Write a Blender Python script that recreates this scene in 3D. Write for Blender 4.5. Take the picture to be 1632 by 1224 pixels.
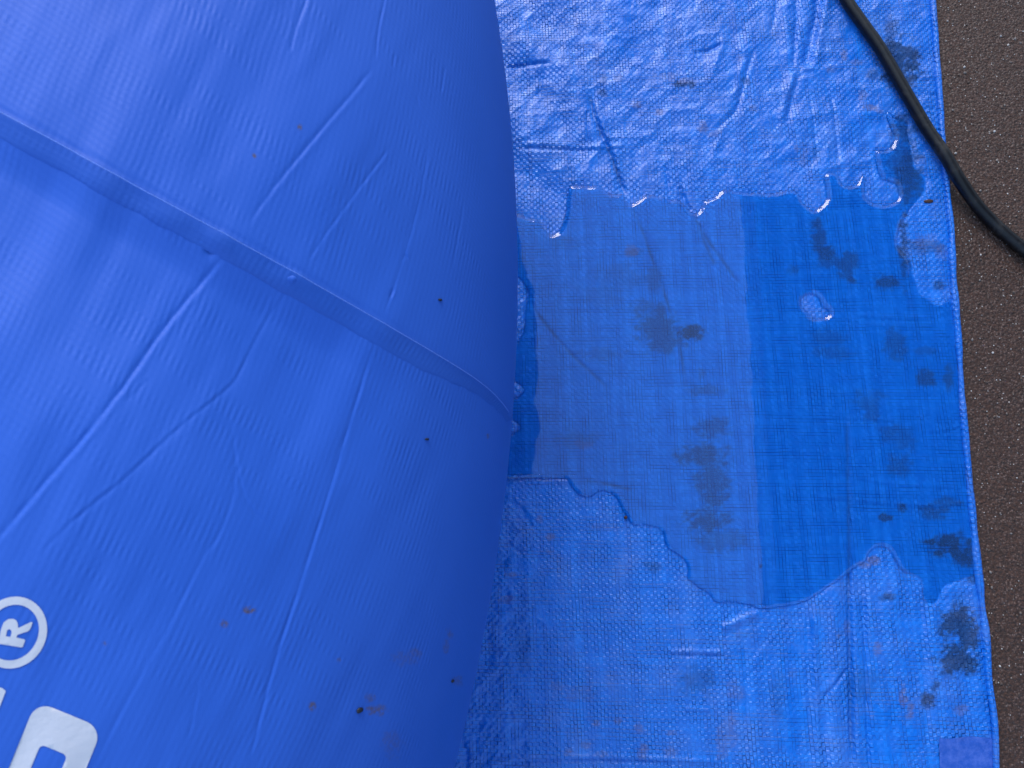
import bpy, bmesh, math
import numpy as np
from mathutils import Matrix, Vector
from mathutils.geometry import delaunay_2d_cdt

for o in list(bpy.data.objects):
    bpy.data.objects.remove(o, do_unlink=True)
scene = bpy.context.scene
COL = scene.collection
RNG = np.random.default_rng(7)

# ------------------------------------------------------------------ camera
PW, PH, FPX = 1632.0, 1224.0, 1250.0          # size of the photograph and focal length in its pixels
CAM_H = 0.75                                   # lens height over the tarpaulin (m)
NADIR = (888.0, 878.0)                         # where the plumb line under the lens falls in the picture
_up = -np.array([(NADIR[0] - PW/2)/FPX, -(NADIR[1] - PH/2)/FPX, -1.0]); _up /= np.linalg.norm(_up)
_yy = np.array([0, 1, 0.0]) - _up*_up[1]; _yy /= np.linalg.norm(_yy)
_xx = np.cross(_yy, _up)
ROT = np.array([_xx, _yy, _up])                # camera space -> world
CAMP = np.array([0, 0, CAM_H])
cam = bpy.data.objects.new('camera', bpy.data.cameras.new('camera'))
cam.data.sensor_width = 36.0
cam.data.lens = 36.0*FPX/PW
cam.data.clip_start, cam.data.clip_end = 0.01, 1000.0
cam.data.dof.use_dof = True
cam.data.dof.focus_distance = 0.74
cam.data.dof.aperture_fstop = 24.0
m = Matrix([list(r) for r in ROT]).to_4x4(); m.translation = Vector(CAMP)
cam.matrix_world = m
COL.objects.link(cam)
scene.camera = cam

# ------------------------------------------------------------------ sky, sun, exposure
SUN_EL, SUN_AZ = math.radians(34), math.radians(-12)     # azimuth from +Y towards +X
world = bpy.data.worlds.new('World'); scene.world = world; world.use_nodes = True
wn = world.node_tree; wn.nodes.clear()
wo = wn.nodes.new('ShaderNodeOutputWorld'); wb = wn.nodes.new('ShaderNodeBackground')
sk = wn.nodes.new('ShaderNodeTexSky'); sk.sky_type = 'NISHITA'; sk.sun_disc = False
sk.sun_elevation = SUN_EL; sk.sun_rotation = SUN_AZ; sk.dust_density = 2.0
hs = wn.nodes.new('ShaderNodeHueSaturation'); hs.inputs['Saturation'].default_value = 0.80   # overcast: greyer than a clear sky
wn.links.new(sk.outputs[0], hs.inputs['Color']); # cloud layer of an overcast day: brightest overhead, a third of that at the horizon
tc = wn.nodes.new('ShaderNodeTexCoord'); sx = wn.nodes.new('ShaderNodeSeparateXYZ'); wn.links.new(tc.outputs['Generated'], sx.inputs[0])
mr = wn.nodes.new('ShaderNodeMapRange'); wn.links.new(sx.outputs[2], mr.inputs[0])
for k_, v_ in zip((1, 2, 3, 4), (0.0, 1.0, 0.33, 1.0)): mr.inputs[k_].default_value = v_
cl = wn.nodes.new('ShaderNodeVectorMath'); cl.operation = 'SCALE'; cl.inputs[0].default_value = (3.1, 4.9, 7.4); wn.links.new(mr.outputs[0], cl.inputs['Scale'])
mx = wn.nodes.new('ShaderNodeMix'); mx.data_type = 'RGBA'; mx.inputs[0].default_value = 0.60
wn.links.new(hs.outputs[0], mx.inputs[6]); wn.links.new(cl.outputs[0], mx.inputs[7]); wn.links.new(mx.outputs[2], wb.inputs[0])
wb.inputs[1].default_value = 0.15
wn.links.new(wb.outputs[0], wo.inputs[0])
sl = bpy.data.lights.new('sun', 'SUN'); sl.energy = 1.25; sl.angle = math.radians(26); sl.color = (1.0, 0.97, 0.93)
so = bpy.data.objects.new('sun', sl); COL.objects.link(so)
sd = Vector((math.sin(SUN_AZ)*math.cos(SUN_EL), math.cos(SUN_AZ)*math.cos(SUN_EL), math.sin(SUN_EL)))
so.rotation_euler = (-sd).to_track_quat('-Z', 'Y').to_euler(); so.location = sd*20
vs = scene.view_settings; vs.view_transform = 'Standard'; vs.look = 'None'; vs.gamma = 1.0; vs.exposure = 0.76
vs.use_curve_mapping = False
scene.cycles.max_bounces = 8; scene.cycles.transmission_bounces = 6; scene.cycles.diffuse_bounces = 4
scene.cycles.caustics_refractive = True; scene.cycles.caustics_reflective = True

# ------------------------------------------------------------------ plan helpers (picture point <-> ground point)
def rays(px, py):
    d = np.stack([(np.asarray(px, float) - PW/2)/FPX, -(np.asarray(py, float) - PH/2)/FPX, -np.ones_like(np.asarray(px, float))], -1)
    return d @ ROT.T
def unproj(px, py, z=0.0):
    d = rays(px, py); t = (z - CAM_H)/d[..., 2]
    return CAMP + d*t[..., None]
def proj(P):
    q = (P - CAMP) @ ROT
    return PW/2 + FPX*q[..., 0]/-q[..., 2], PH/2 - FPX*q[..., 1]/-q[..., 2]
def smooth(e0, e1, x):
    t = np.clip((x - e0)/(e1 - e0), 0, 1); return t*t*(3 - 2*t)
def vnoise(x, y, seed=0):
    r = np.random.default_rng(seed).random((256, 256))
    xi = np.floor(x).astype(int); yi = np.floor(y).astype(int); fx = x - xi; fy = y - yi
    fx = fx*fx*fx*(fx*(fx*6 - 15) + 10); fy = fy*fy*fy*(fy*(fy*6 - 15) + 10)
    a = r[yi & 255, xi & 255]; b = r[yi & 255, (xi + 1) & 255]; c = r[(yi + 1) & 255, xi & 255]; d = r[(yi + 1) & 255, (xi + 1) & 255]
    return (a*(1 - fx) + b*fx)*(1 - fy) + (c*(1 - fx) + d*fx)*fy
def fbm(x, y, seed=0, n=4):
    s = 0; a = 1; t = 0
    for k in range(n):
        s = s + a*vnoise(x*2**k + 17.3*k, y*2**k + 5.1*k, seed + k); t += a; a *= 0.5
    return s/t
def ridged(x, y, seed=0):
    return 1 - np.abs(2*fbm(x, y, seed, 3) - 1)*2.2
def catmull(pts, n=4, closed=False):
    P = np.array(pts, float)
    if closed: Q = np.vstack([P[-1], P, P[0], P[1]])
    else: Q = np.vstack([2*P[0] - P[1], P, 2*P[-1] - P[-2]])
    out = []
    for i in range(1, len(Q) - 2):
        for t in np.arange(n)/n:
            a, b, c, d = Q[i-1], Q[i], Q[i+1], Q[i+2]
            out.append(0.5*((2*b) + (c - a)*t + (2*a - 5*b + 4*c - d)*t*t + (3*b - a - 3*c + d)*t**3))
    if not closed: out.append(P[-1])
    return np.array(out)
def seg_dist(X, Y, pts, reach):
    """distance to a polyline (capped at reach), signed side and position 0..1 along it"""
    pts = np.asarray(pts, float)
    best = np.full(X.shape, reach*1.0); side = np.zeros(X.shape); pos = np.zeros(X.shape)
    lo = pts.min(0) - reach; hi = pts.max(0) + reach
    idx = np.nonzero((X > lo[0]) & (X < hi[0]) & (Y > lo[1]) & (Y < hi[1]))
    x = X[idx]; y = Y[idx]; b = best[idx]; s = side[idx]; q = pos[idx]
    L = np.hypot(*np.diff(pts, axis=0).T); cum = np.concatenate([[0], np.cumsum(L)]); tot = max(cum[-1], 1e-9)
    for i in range(len(pts) - 1):
        d = pts[i+1] - pts[i]; l2 = max(d @ d, 1e-12)
        t = np.clip(((x - pts[i, 0])*d[0] + (y - pts[i, 1])*d[1])/l2, 0, 1)
        rx = x - pts[i, 0] - t*d[0]; ry = y - pts[i, 1] - t*d[1]
        r = np.hypot(rx, ry); m_ = r < b
        b = np.where(m_, r, b); s = np.where(m_, np.sign(d[0]*ry - d[1]*rx), s); q = np.where(m_, (cum[i] + t*L[i])/tot, q)
    best[idx] = b; side[idx] = s; pos[idx] = q
    return best, side, pos
def inside(X, Y, poly):
    poly = np.asarray(poly, float); c = np.zeros(X.shape, bool); j = len(poly) - 1
    for i in range(len(poly)):
        xi, yi = poly[i]; xj, yj = poly[j]
        if yi != yj:
            c ^= ((yi > Y) != (yj > Y)) & (X < (xj - xi)*(Y - yi)/(yj - yi) + xi)
        j = i
    return c
def axis(a, b, step, lo, hi, grow=1.35):
    mid = list(np.arange(a, b, step)); left = []; right = []
    s = step; p = a
    while p > lo: s *= grow; p -= s; left.append(max(p, lo))
    s = step; p = mid[-1]
    while p < hi: s *= grow; p += s; right.append(min(p, hi))
    return np.array(left[::-1] + mid + right)

# ------------------------------------------------------------------ object helpers
def tag(o, label=None, cat=None, group=None, kind=None):
    if label: o['label'] = label
    if cat: o['category'] = cat
    if group: o['group'] = group
    if kind: o['kind'] = kind
    return o
def link(name, me, mat=None, parent=None):
    o = bpy.data.objects.new(name, me); COL.objects.link(o)
    if mat: me.materials.append(mat)
    if parent: o.parent = parent
    return o
def mesh_arrays(name, V, F, attrs=None, smooth_=True):
    V = np.asarray(V, np.float32); F = np.asarray(F, np.int32); k = F.shape[1]
    me = bpy.data.meshes.new(name)
    me.vertices.add(len(V)); me.vertices.foreach_set('co', V.ravel())
    me.loops.add(F.size); me.loops.foreach_set('vertex_index', F.ravel())
    me.polygons.add(len(F)); me.polygons.foreach_set('loop_start', np.arange(0, F.size, k, dtype=np.int32))
    me.update(calc_edges=True)
    me.polygons.foreach_set('use_smooth', np.full(len(F), smooth_))
    for n, a in (attrs or {}).items():
        at = me.attributes.new(n, 'FLOAT', 'POINT'); at.data.foreach_set('value', np.asarray(a, np.float32).ravel())
    me.update(); me.validate()
    return me
def grid_faces(nr, nc):
    i = np.arange(nr*nc).reshape(nr, nc)
    return np.stack([i[:-1, :-1], i[:-1, 1:], i[1:, 1:], i[1:, :-1]], -1).reshape(-1, 4)
def tube(name, pts, rad, n=16, caps=True):
    P = np.asarray(pts, float); m_ = len(P); rad = np.broadcast_to(rad, (m_,))
    T = np.gradient(P, axis=0); T /= np.linalg.norm(T, axis=1)[:, None]
    up = np.array([0, 0, 1.0]); S = np.cross(T, up); S /= np.linalg.norm(S, axis=1)[:, None]; U = np.cross(S, T)
    a = np.linspace(0, 2*np.pi, n, endpoint=False)
    V = P[:, None] + rad[:, None, None]*(S[:, None]*np.cos(a)[None, :, None] + U[:, None]*np.sin(a)[None, :, None])
    i = np.arange(m_*n).reshape(m_, n); j = np.roll(i, -1, 1)
    F = np.stack([i[:-1], j[:-1], j[1:], i[1:]], -1).reshape(-1, 4)
    me = mesh_arrays(name, V.reshape(-1, 3), F)
    return me

class NT:
    """small node-tree writer"""
    def __init__(s, name):
        s.mat = bpy.data.materials.new(name); s.mat.use_nodes = True; s.t = s.mat.node_tree; s.t.nodes.clear()
        s.out = s.t.nodes.new('ShaderNodeOutputMaterial')
    def n(s, typ, **kw):
        nd = s.t.nodes.new(typ)
        for k, v in kw.items(): setattr(nd, k, v)
        return nd
    def put(s, sock, v):
        if isinstance(v, bpy.types.NodeSocket): s.t.links.new(v, sock)
        elif v is not None: sock.default_value = v
    def m(s, op, a, b=None, c=None, clamp=False):
        nd = s.n('ShaderNodeMath', operation=op, use_clamp=clamp)
        s.put(nd.inputs[0], a); s.put(nd.inputs[1], b); s.put(nd.inputs[2], c); return nd.outputs[0]
    def vm(s, op, a, b=None, scale=None):
        nd = s.n('ShaderNodeVectorMath', operation=op); s.put(nd.inputs[0], a); s.put(nd.inputs[1], b)
        if scale is not None: s.put(nd.inputs['Scale'], scale)
        return nd.outputs[0]
    def mix(s, f, a, b, blend='MIX'):
        nd = s.n('ShaderNodeMix', data_type='RGBA', blend_type=blend); s.put(nd.inputs[0], f); s.put(nd.inputs[6], a); s.put(nd.inputs[7], b); return nd.outputs[2]
    def step(s, x, a, b, lo=0.0, hi=1.0):
        nd = s.n('ShaderNodeMapRange', interpolation_type='SMOOTHSTEP'); s.put(nd.inputs[0], x)
        for i, v in zip((1, 2, 3, 4), (a, b, lo, hi)): s.put(nd.inputs[i], v)
        return nd.outputs[0]
    def noise(s, vec, scale, detail=3.0, rough=0.5, dim='3D'):
        nd = s.n('ShaderNodeTexNoise', noise_dimensions=dim); s.put(nd.inputs['Vector'], vec)
        nd.inputs['Scale'].default_value = scale; nd.inputs['Detail'].default_value = detail; nd.inputs['Roughness'].default_value = rough
        return nd.outputs[0]
    def attr(s, name):
        return s.n('ShaderNodeAttribute', attribute_name=name).outputs['Fac']
    def xyz(s, v):
        nd = s.n('ShaderNodeSeparateXYZ'); s.put(nd.inputs[0], v); return nd.outputs
    def comb(s, x, y, z=0.0):
        nd = s.n('ShaderNodeCombineXYZ'); s.put(nd.inputs[0], x); s.put(nd.inputs[1], y); s.put(nd.inputs[2], z); return nd.outputs[0]
    def white(s, v):
        nd = s.n('ShaderNodeTexWhiteNoise', noise_dimensions='2D'); s.put(nd.inputs['Vector'], v); return nd.outputs[0]
    def bump(s, h, dist, strength=1.0, normal=None):
        nd = s.n('ShaderNodeBump'); nd.inputs['Strength'].default_value = strength; nd.inputs['Distance'].default_value = dist
        s.put(nd.inputs['Height'], h); s.put(nd.inputs['Normal'], normal); return nd.outputs[0]
    def bsdf(s, **kw):
        nd = s.n('ShaderNodeBsdfPrincipled')
        for k, v in kw.items(): s.put(nd.inputs[k.replace('_', ' ')], v)
        s.t.links.new(nd.outputs[0], s.out.inputs[0]); return nd

def simple_mat(name, color, rough=0.6, noise_scale=200.0, vary=0.25, bump=0.0):
    t = NT(name); co = t.n('ShaderNodeTexCoord').outputs['Object']
    f = t.noise(co, noise_scale, 4.0)
    a = tuple(c*(1 - vary) for c in color) + (1,); b = tuple(min(1, c*(1 + vary)) for c in color) + (1,)
    t.bsdf(Base_Color=t.mix(f, a, b), Roughness=rough, Normal=t.bump(f, bump) if bump else None)
    return t.mat

# ------------------------------------------------------------------ puddle outline (picture points on the tarpaulin)
PUDDLE = [(770,335),(800,334),(825,340),(845,347),(857,350),(864,362),(872,371),(880,373),(890,368),(897,355),(902,336),(904,310),(908,297),
 (920,295),(936,296),(952,296),(960,302),(968,308),(980,309),(992,310),(996,318),(1004,325),(1012,323),(1020,317),(1027,311),(1040,310),
 (1055,314),(1068,318),(1082,319),(1090,325),(1098,336),(1104,340),(1110,339),(1115,332),(1121,321),(1130,318),(1140,313),(1148,304),(1158,302),
 (1175,305),(1200,307),(1230,308),(1243,306),(1256,302),(1266,303),(1273,309),(1279,322),(1288,331),(1297,335),(1307,328),(1315,318),(1315,300),
 (1312,284),(1318,276),(1328,274),(1336,279),(1339,289),(1346,295),(1355,297),(1366,291),(1372,282),(1376,279),(1379,290),(1378,310),(1384,320),
 (1394,325),(1413,327),(1427,320),(1431,310),(1428,295),(1418,291),(1406,288),(1399,276),(1393,252),(1394,239),(1409,239),(1420,232),(1424,221),
 (1421,210),(1416,198),(1411,181),(1416,179),(1425,186),(1441,190),(1449,197),(1447,209),(1450,225),(1453,245),(1461,271),(1474,283),(1475,303),
 (1462,320),(1445,343),(1434,364),(1431,391),(1444,408),(1452,420),(1457,443),(1467,469),(1477,475),(1488,485),(1502,486),(1516,478),(1526,500),
 (1533,600),(1541,700),(1548,800),(1557,900),(1556,917),(1542,921),(1527,926),(1507,933),(1499,946),(1492,959),(1484,963),(1474,958),(1469,946),
 (1466,925),(1458,918),(1441,912),(1430,899),(1422,886),(1415,875),(1406,870),(1394,872),(1385,882),(1378,895),(1364,903),(1349,914),(1338,923),
 (1321,935),(1304,947),(1287,957),(1261,965),(1238,967),(1230,970),(1206,969),(1197,964),(1178,961),(1161,958),(1141,959),(1132,951),(1124,941),
 (1109,933),(1099,925),(1095,917),(1094,901),(1089,892),(1075,881),(1064,873),(1058,860),(1056,849),(1046,840),(1028,836),(1011,838),(1002,831),
 (998,824),(990,811),(983,796),(975,788),(962,782),(951,785),(943,791),(928,791),(918,784),(908,773),(903,765),(891,763),(870,764),(848,763),(806,764),(770,763)]
ISLANDS = [
 [(1277,480),(1281,473),(1290,469),(1299,472),(1306,481),(1310,489),(1316,493),(1320,499),(1316,505),(1305,507),(1291,506),(1286,498),(1280,489)],
 [(800,440),(824,443),(830,448),(841,460),(842,476),(837,499),(836,520),(826,545),(800,550)],
 [(795,606),(817,608),(825,610),(836,622),(826,633),(816,635),(795,637)],
 [(795,676),(812,668),(824,672),(829,681),(822,688),(811,692),(795,694)],
]
SX, SY, SS = 750.0, 150.0, 1.5
gx, gy = np.meshgrid(np.arange(SX, 1590, SS), np.arange(SY, 1000, SS))
pc = catmull(PUDDLE, 3, True)
D = seg_dist(gx, gy, np.vstack([pc, pc[:1]]), 60.0)[0]
SDF = np.where(inside(gx, gy, pc), D, -D)
for isl in ISLANDS:
    ic = catmull(isl, 3, True)
    d = seg_dist(gx, gy, np.vstack([ic, ic[:1]]), 60.0)[0]
    SDF = np.minimum(SDF, np.where(inside(gx, gy, ic), -d, d))
SDF += (fbm(gx/14, gy/14, 91, 3) - 0.5)*3.5
def puddle_sdf(px, py):
    u = np.clip((px - SX)/SS, 0, SDF.shape[1] - 1.001); v = np.clip((py - SY)/SS, 0, SDF.shape[0] - 1.001)
    i = u.astype(int); j = v.astype(int); fu = u - i; fv = v - j
    return (SDF[j, i]*(1 - fu) + SDF[j, i+1]*fu)*(1 - fv) + (SDF[j+1, i]*(1 - fu) + SDF[j+1, i+1]*fu)*fv

# ------------------------------------------------------------------ tarpaulin relief: (points, depth mm, half width px); negative = valley
CREASES = [
 ([(938,145),(945,180),(955,205),(965,225),(975,250),(986,284),(1000,318)], -2.2, 6), ([(948,160),(962,205),(976,238),(992,280)], 1.0, 9),
 ([(1000,318),(1012,340),(1025,370),(1036,402),(1055,455),(1075,520),(1085,560),(1096,628)], -2.4, 5),
 ([(1060,262),(1064,285),(1067,312)], -1.0, 3), ([(1083,296),(1092,320),(1101,338)], -1.6, 4),
 ([(1101,338),(1112,356),(1130,386),(1148,410),(1182,458)], -1.6, 4), ([(1112,356),(1122,384),(1148,440)], -0.4, 3),
 ([(1202,75),(1193,105),(1182,147),(1172,176),(1149,199),(1133,212)], -1.3, 5), ([(1192,70),(1183,105),(1172,147),(1160,172)], 0.9, 8),
 ([(1104,85),(1130,80),(1152,69)], -1.6, 4), ([(804,107),(840,103),(880,101)], -1.3, 4), ([(822,231),(880,231),(960,233),(1002,232)], 0.7, 5),
 ([(822,238),(880,239),(960,240)], -0.8, 4), ([(868,100),(862,130),(856,155)], -0.9, 4), ([(936,175),(937,225)], -0.8, 3),
 ([(1308,-30),(1300,35),(1280,110)], -3.2, 10), ([(1322,-30),(1310,40),(1298,108)], 1.6, 9), ([(1270,-20),(1268,50),(1264,110)], -1.5, 5),
 ([(1256,-10),(1254,50),(1258,100)], 1.2, 10), ([(1265,114),(1255,150),(1242,198)], 1.5, 10), ([(1273,116),(1264,150),(1252,200)], -1.3, 7),
 ([(1296,111),(1321,144),(1331,196),(1337,262)], -1.0, 4), ([(1278,112),(1298,112)], 1.0, 4), ([(1290,150),(1298,200),(1303,260)], -0.6, 4),
 ([(1225,60),(1236,20),(1240,-20)], -1.0, 6), ([(1110,-10),(1105,20)], -0.8, 4), ([(1135,0),(1155,15)], -0.7, 4),
 ([(830,408),(850,490),(888,539),(917,571),(943,594),(975,625)], -2.0, 5),
 ([(1349,640),(1352,800),(1354,960),(1358,1240)], -2.6, 5), ([(1361,930),(1366,1060),(1368,1240)], 0.8, 8), ([(1376,930),(1380,1060),(1385,1240)], -1.8, 5),
 ([(1297,960),(1300,1060),(1305,1240)], 1.8, 7), ([(1287,970),(1290,1240)], -0.6, 5), ([(1352,1064),(1335,1085),(1313,1112)], -1.3, 5),
 ([(1345,1062),(1325,1090),(1306,1106)], 0.9, 6), ([(1146,1003),(1180,988),(1212,975)], 1.4, 8), ([(1150,1014),(1190,1000),(1225,985)], -0.6, 7),
 ([(1062,1038),(1110,1038),(1158,1039)], 1.0, 5), ([(1062,1044),(1110,1045),(1158,1046)], -0.8, 4), ([(1088,1130),(1132,1131)], 0.9, 5),
 ([(770,1222),(800,1213),(850,1208),(960,1206),(1070,1210),(1160,1216)], 0.9, 5), ([(790,1221),(850,1215),(960,1213),(1070,1217)], -0.9, 4),
 ([(1357,501),(1440,507),(1500,500),(1526,490)], 0.8, 4), ([(1357,507),(1440,513),(1500,507),(1526,498)], -0.7, 4), ([(1370,516),(1440,521),(1500,516),(1526,509)], 0.5, 4),
 ([(1289,667),(1360,666),(1437,671)], 0.8, 4), ([(1289,672),(1360,672),(1437,676)], -0.7, 3), ([(1466,687),(1505,684),(1540,673)], 0.9, 4), ([(1466,693),(1505,690),(1540,680)], -0.9, 4),
 ([(1237,641),(1288,641)], 0.7, 3), ([(1287,791),(1360,795),(1428,803),(1500,804),(1553,799)], 0.9, 4), ([(1287,797),(1360,801),(1428,809),(1500,810),(1553,806)], -0.7, 4),
 ([(1200,718),(1260,720),(1322,719)], 0.7, 4), ([(1355,760),(1450,773),(1548,777)], 0.7, 4), ([(1355,766),(1450,779),(1548,783)], -0.6, 4),
 ([(1205,908),(1260,910),(1290,908)], 0.6, 4), ([(1212,940),(1290,943)], 0.5, 4), ([(1054,845),(1100,845),(1160,848)], 0.6, 3),
 ([(903,764),(930,765),(960,770),(1010,781)], -1.0, 4), ([(806,770),(860,769),(920,766)], 1.2, 5), ([(1385,870),(1386,1000)], 0.6, 5),
 ([(1500,60),(1503,140),(1507,235),(1512,330)], -1.1, 4), ([(1440,420),(1452,500),(1462,600),(1468,720)], -0.8, 6), ([(1490,500),(1506,560),(1520,640)], 1.0, 8),
 ([(1480,640),(1500,720),(1516,830)], 0.6, 8), ([(1468,940),(1474,1060),(1480,1224)], -1.1, 8), ([(1360,350),(1352,440),(1350,560)], -0.7, 5),
 ([(1450,110),(1470,125),(1492,120)], 0.7, 4), ([(1455,140),(1480,152),(1497,150)], -0.6, 4), ([(1445,165),(1475,178),(1500,176)], 0.6, 4),
 ([(1185,590),(1160,690),(1150,760)], 0.3, 8), ([(1230,560),(1245,640),(1215,720)], 0.4, 9), ([(1300,700),(1275,780),(1250,850)], 0.4, 9),
 ([(1185,1010),(1190,1100),(1186,1240)], -0.5, 6), ([(1240,1000),(1215,1040),(1180,1080)], 0.6, 8), ([(1400,960),(1420,1010),(1408,1060)], 0.6, 8),
 ([(1430,1000),(1440,1100),(1432,1200)], 0.5, 9), ([(815,1000),(850,985),(880,1000)], 0.7, 6), ([(735,1180),(744,1205),(738,1240)], -1.6, 6),
 ([(800,860),(830,880),(850,870)], -0.9, 5), ([(815,800),(835,815),(850,845)], -0.8, 5),
]
def tarp_relief(px, py, sdf):
    """height in mm of the sheet"""
    dry = smooth(6, -8, sdf)
    z = (fbm(px/95, py/95, 3, 3) - 0.5)*3.0*(0.25 + 0.75*dry)
    crump = ridged(px/46 + py/130, py/40, 21)
    top = smooth(380, 250, py); low = smooth(700, 820, py)
    z = z + crump*(1.1*top + 0.45*low)*dry
    z = z + (fbm(px/11, py/11, 33, 3) - 0.5)*(0.85*top + 0.5*low + 0.06)*dry
    # diagonal ripples beside the cushion
    near = smooth(985, 815, px)*smooth(380, 270, py)
    ph = (py - 0.95*(px - 800))/23.0 + 2.0*(fbm(px/80, py/80, 44, 2) - 0.5)
    z = z + near*2.6*np.sin(ph)*dry
    mid = smooth(900, 1000, px)*smooth(1480, 1300, px)*smooth(330, 250, py)
    ph = (px*0.75 + py*0.9)/15.0 + 5.0*(fbm(px/90, py/90, 45, 2) - 0.5)
    z = z + mid*0.5*np.sin(ph)*smooth(0.35, 0.7, fbm(px/70, py/70, 46, 2))*dry
    near2 = smooth(900, 800, px)*smooth(760, 800, py)
    z = z + near2*1.3*(ridged(px/26, py/34, 51) - 0.4)
    # dry crumpled islands by the cushion
    isl = smooth(848, 832, px)*smooth(425, 450, py)*smooth(705, 690, py)
    z = z + isl*(2.2 + 2.2*(fbm(px/7, py/7, 61, 3) - 0.5))*smooth(2, -6, sdf)
    # upright bands at lower right, fine cross ripples along the hem
    lr = smooth(1180, 1300, px)*smooth(880, 980, py)
    z = z + lr*1.5*(vnoise(px/19, py/420, 71) - 0.5)*2*dry + lr*0.35*(vnoise(px/8, py/200, 72) - 0.5)*dry
    hem = smooth(1425, 1490, px)*(0.3 + 0.7*dry)
    z = z + hem*0.75*(fbm(py/6.5 + px/60, px/75, 81, 2) - 0.5)
    z = z + hem*1.1*dry*smooth(0.25, 0.9, fbm(px/50, py/120, 83, 2))
    for pts, dep, w in CREASES:
        d, _, q = seg_dist(px, py, catmull(pts, 3), w*3.0)
        fade = smooth(0, 0.12, q)*smooth(1, 0.88, q)
        wob = (0.8 + 0.8*vnoise(px/18, py/18, 99))*(0.45 + 0.55*dry)
        z = z + dep*np.exp(-(d/(w*0.75))**2)*fade*wob*(d < w*2.9)
    return z

# stains: (x, y, rx, ry, strength)
DARK = [(1434,100,30,36,1.5),(1424,78,18,14,1.2),(1418,50,12,26,.7),(1445,275,22,44,.9),(1452,300,18,16,.9),(1440,190,14,12,.9),(1398,62,14,16,.5),(1440,212,20,24,.8),(1436,250,22,40,.55),(1305,385,12,36,.8),(1312,402,18,12,.9),(1330,418,26,12,.55),(1350,422,16,22,.75),
 (1440,400,10,52,1.0),(1416,450,22,12,.9),(1356,446,8,8,.9),(1046,520,30,34,.75),(1062,545,32,18,.7),(1102,530,20,13,1.15),(1028,488,22,12,.5),(1042,440,12,26,.45),
 (1010,402,12,8,.5),(985,440,40,20,.25),(960,470,40,25,.2),(1126,622,30,9,.5),(1135,680,28,16,.6),(1122,725,40,18,.85),(1138,770,26,40,.75),(1128,830,36,18,.85),
 (1150,860,40,20,.5),(960,566,40,12,.3),(920,700,30,14,.3),(1512,868,36,18,1.2),(1532,884,22,18,1.1),(1488,815,22,12,.7),(1438,808,8,7,1.0),(1412,824,10,6,1.0),
 (1512,800,24,8,.6),(1524,992,32,24,1.5),(1544,1015,18,32,1.4),(1524,1050,34,24,1.5),(1500,1000,12,10,.8),(1414,950,11,8,.9),(1480,1116,10,14,1.1),(1490,1096,8,10,.9),
 (1476,604,14,14,.8),(1512,605,8,20,.7),(1426,548,18,24,.55),(1385,640,26,18,.45),(1390,655,14,22,.5),(1420,690,20,14,.5),(1320,540,26,18,.35),(1330,560,30,14,.4),
 (1432,740,18,20,.5),(1440,700,20,20,.4),(960,148,7,6,.7),(962,125,7,10,.5),(1090,135,16,6,1.0),(1475,560,16,8,.4),(1040,903,14,8,.5),(1560,925,16,8,.8),(1527,960,14,12,.5),
 (1188,130,7,6,.6),(1390,120,10,8,.6),(1300,245,9,12,.3),(1470,395,30,10,.6),(1497,455,12,8,.8),(1212,902,4,5,.9),(1262,430,9,9,.5),(1118,596,6,12,.4),(900,385,30,10,.2),
 (1110,1085,30,24,.5),(1180,1010,24,10,.25),(1240,1110,14,40,.3),(1375,1090,30,24,.3),(830,1030,20,40,.25)]
RUST = [(1017,168,9,5,1.0),(1050,178,7,5,1.0),(1122,206,8,10,.9),(1140,214,12,5,.7),(1322,112,8,6,.8),(1346,88,7,8,1.0),(1376,148,6,16,.8),(1388,172,16,5,1.1),(1400,178,8,4,.9),
 (1366,100,10,5,.7),(1281,252,8,12,.5),(1392,892,11,7,1.2),(1378,900,10,5,1.0),(1440,1112,7,18,1.1),(1450,1132,7,14,1.0),(1398,1034,6,10,.8),(1532,1132,14,8,.7),(1336,1014,4,4,.8),
 (877,857,8,6,1.0),(874,880,8,4,.7),(815,915,9,4,.8),(806,915,5,4,.8),(810,955,14,6,.7),(860,828,6,8,.7),(1170,1102,15,15,.6),(1160,1165,14,26,.6),(1150,1190,10,20,.6),(1020,1160,8,7,.9),
 (952,1154,8,6,.9),(985,1149,6,4,.8),(935,1187,8,6,.7),(1025,1198,8,14,.9),(1068,1200,10,8,.8),(1070,1168,8,5,.7),(905,1198,8,5,.8),(958,1200,10,6,.7),(920,1105,30,12,.4),(890,1095,20,8,.5),
 (1090,130,14,5,.7),(1060,122,20,6,.5),(985,125,8,6,.5),(1006,400,10,8,.7),(1200,172,6,8,.6),(1270,238,6,6,.6),(1180,95,6,5,.5),(1466,260,10,10,.35),(1475,385,26,12,.4),(1500,400,10,14,.5),
 (930,710,18,8,.3),(970,840,30,6,.3),(1350,1000,6,10,.5)]
def stain(px, py, lst, seed):
    a = np.zeros(px.shape)
    n = fbm(px/13, py/9, seed, 4); n2 = fbm(px/5, py/4, seed + 9, 3)
    for x, y, rx, ry, s in lst:
        b = (np.abs(px - x) < 2.6*rx) & (np.abs(py - y) < 2.6*ry)
        if not b.any(): continue
        q = ((px[b] - x)/rx)**2 + ((py[b] - y)/ry)**2
        g = np.exp(-q*0.9)
        a[b] = np.maximum(a[b], s*smooth(0.14, 0.66, g*0.70 + 0.85*(n[b] - 0.42)*np.minimum(1, 3*g) + 0.45*(n2[b] - 0.5)*np.minimum(1, 3*g)))
    return a

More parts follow.
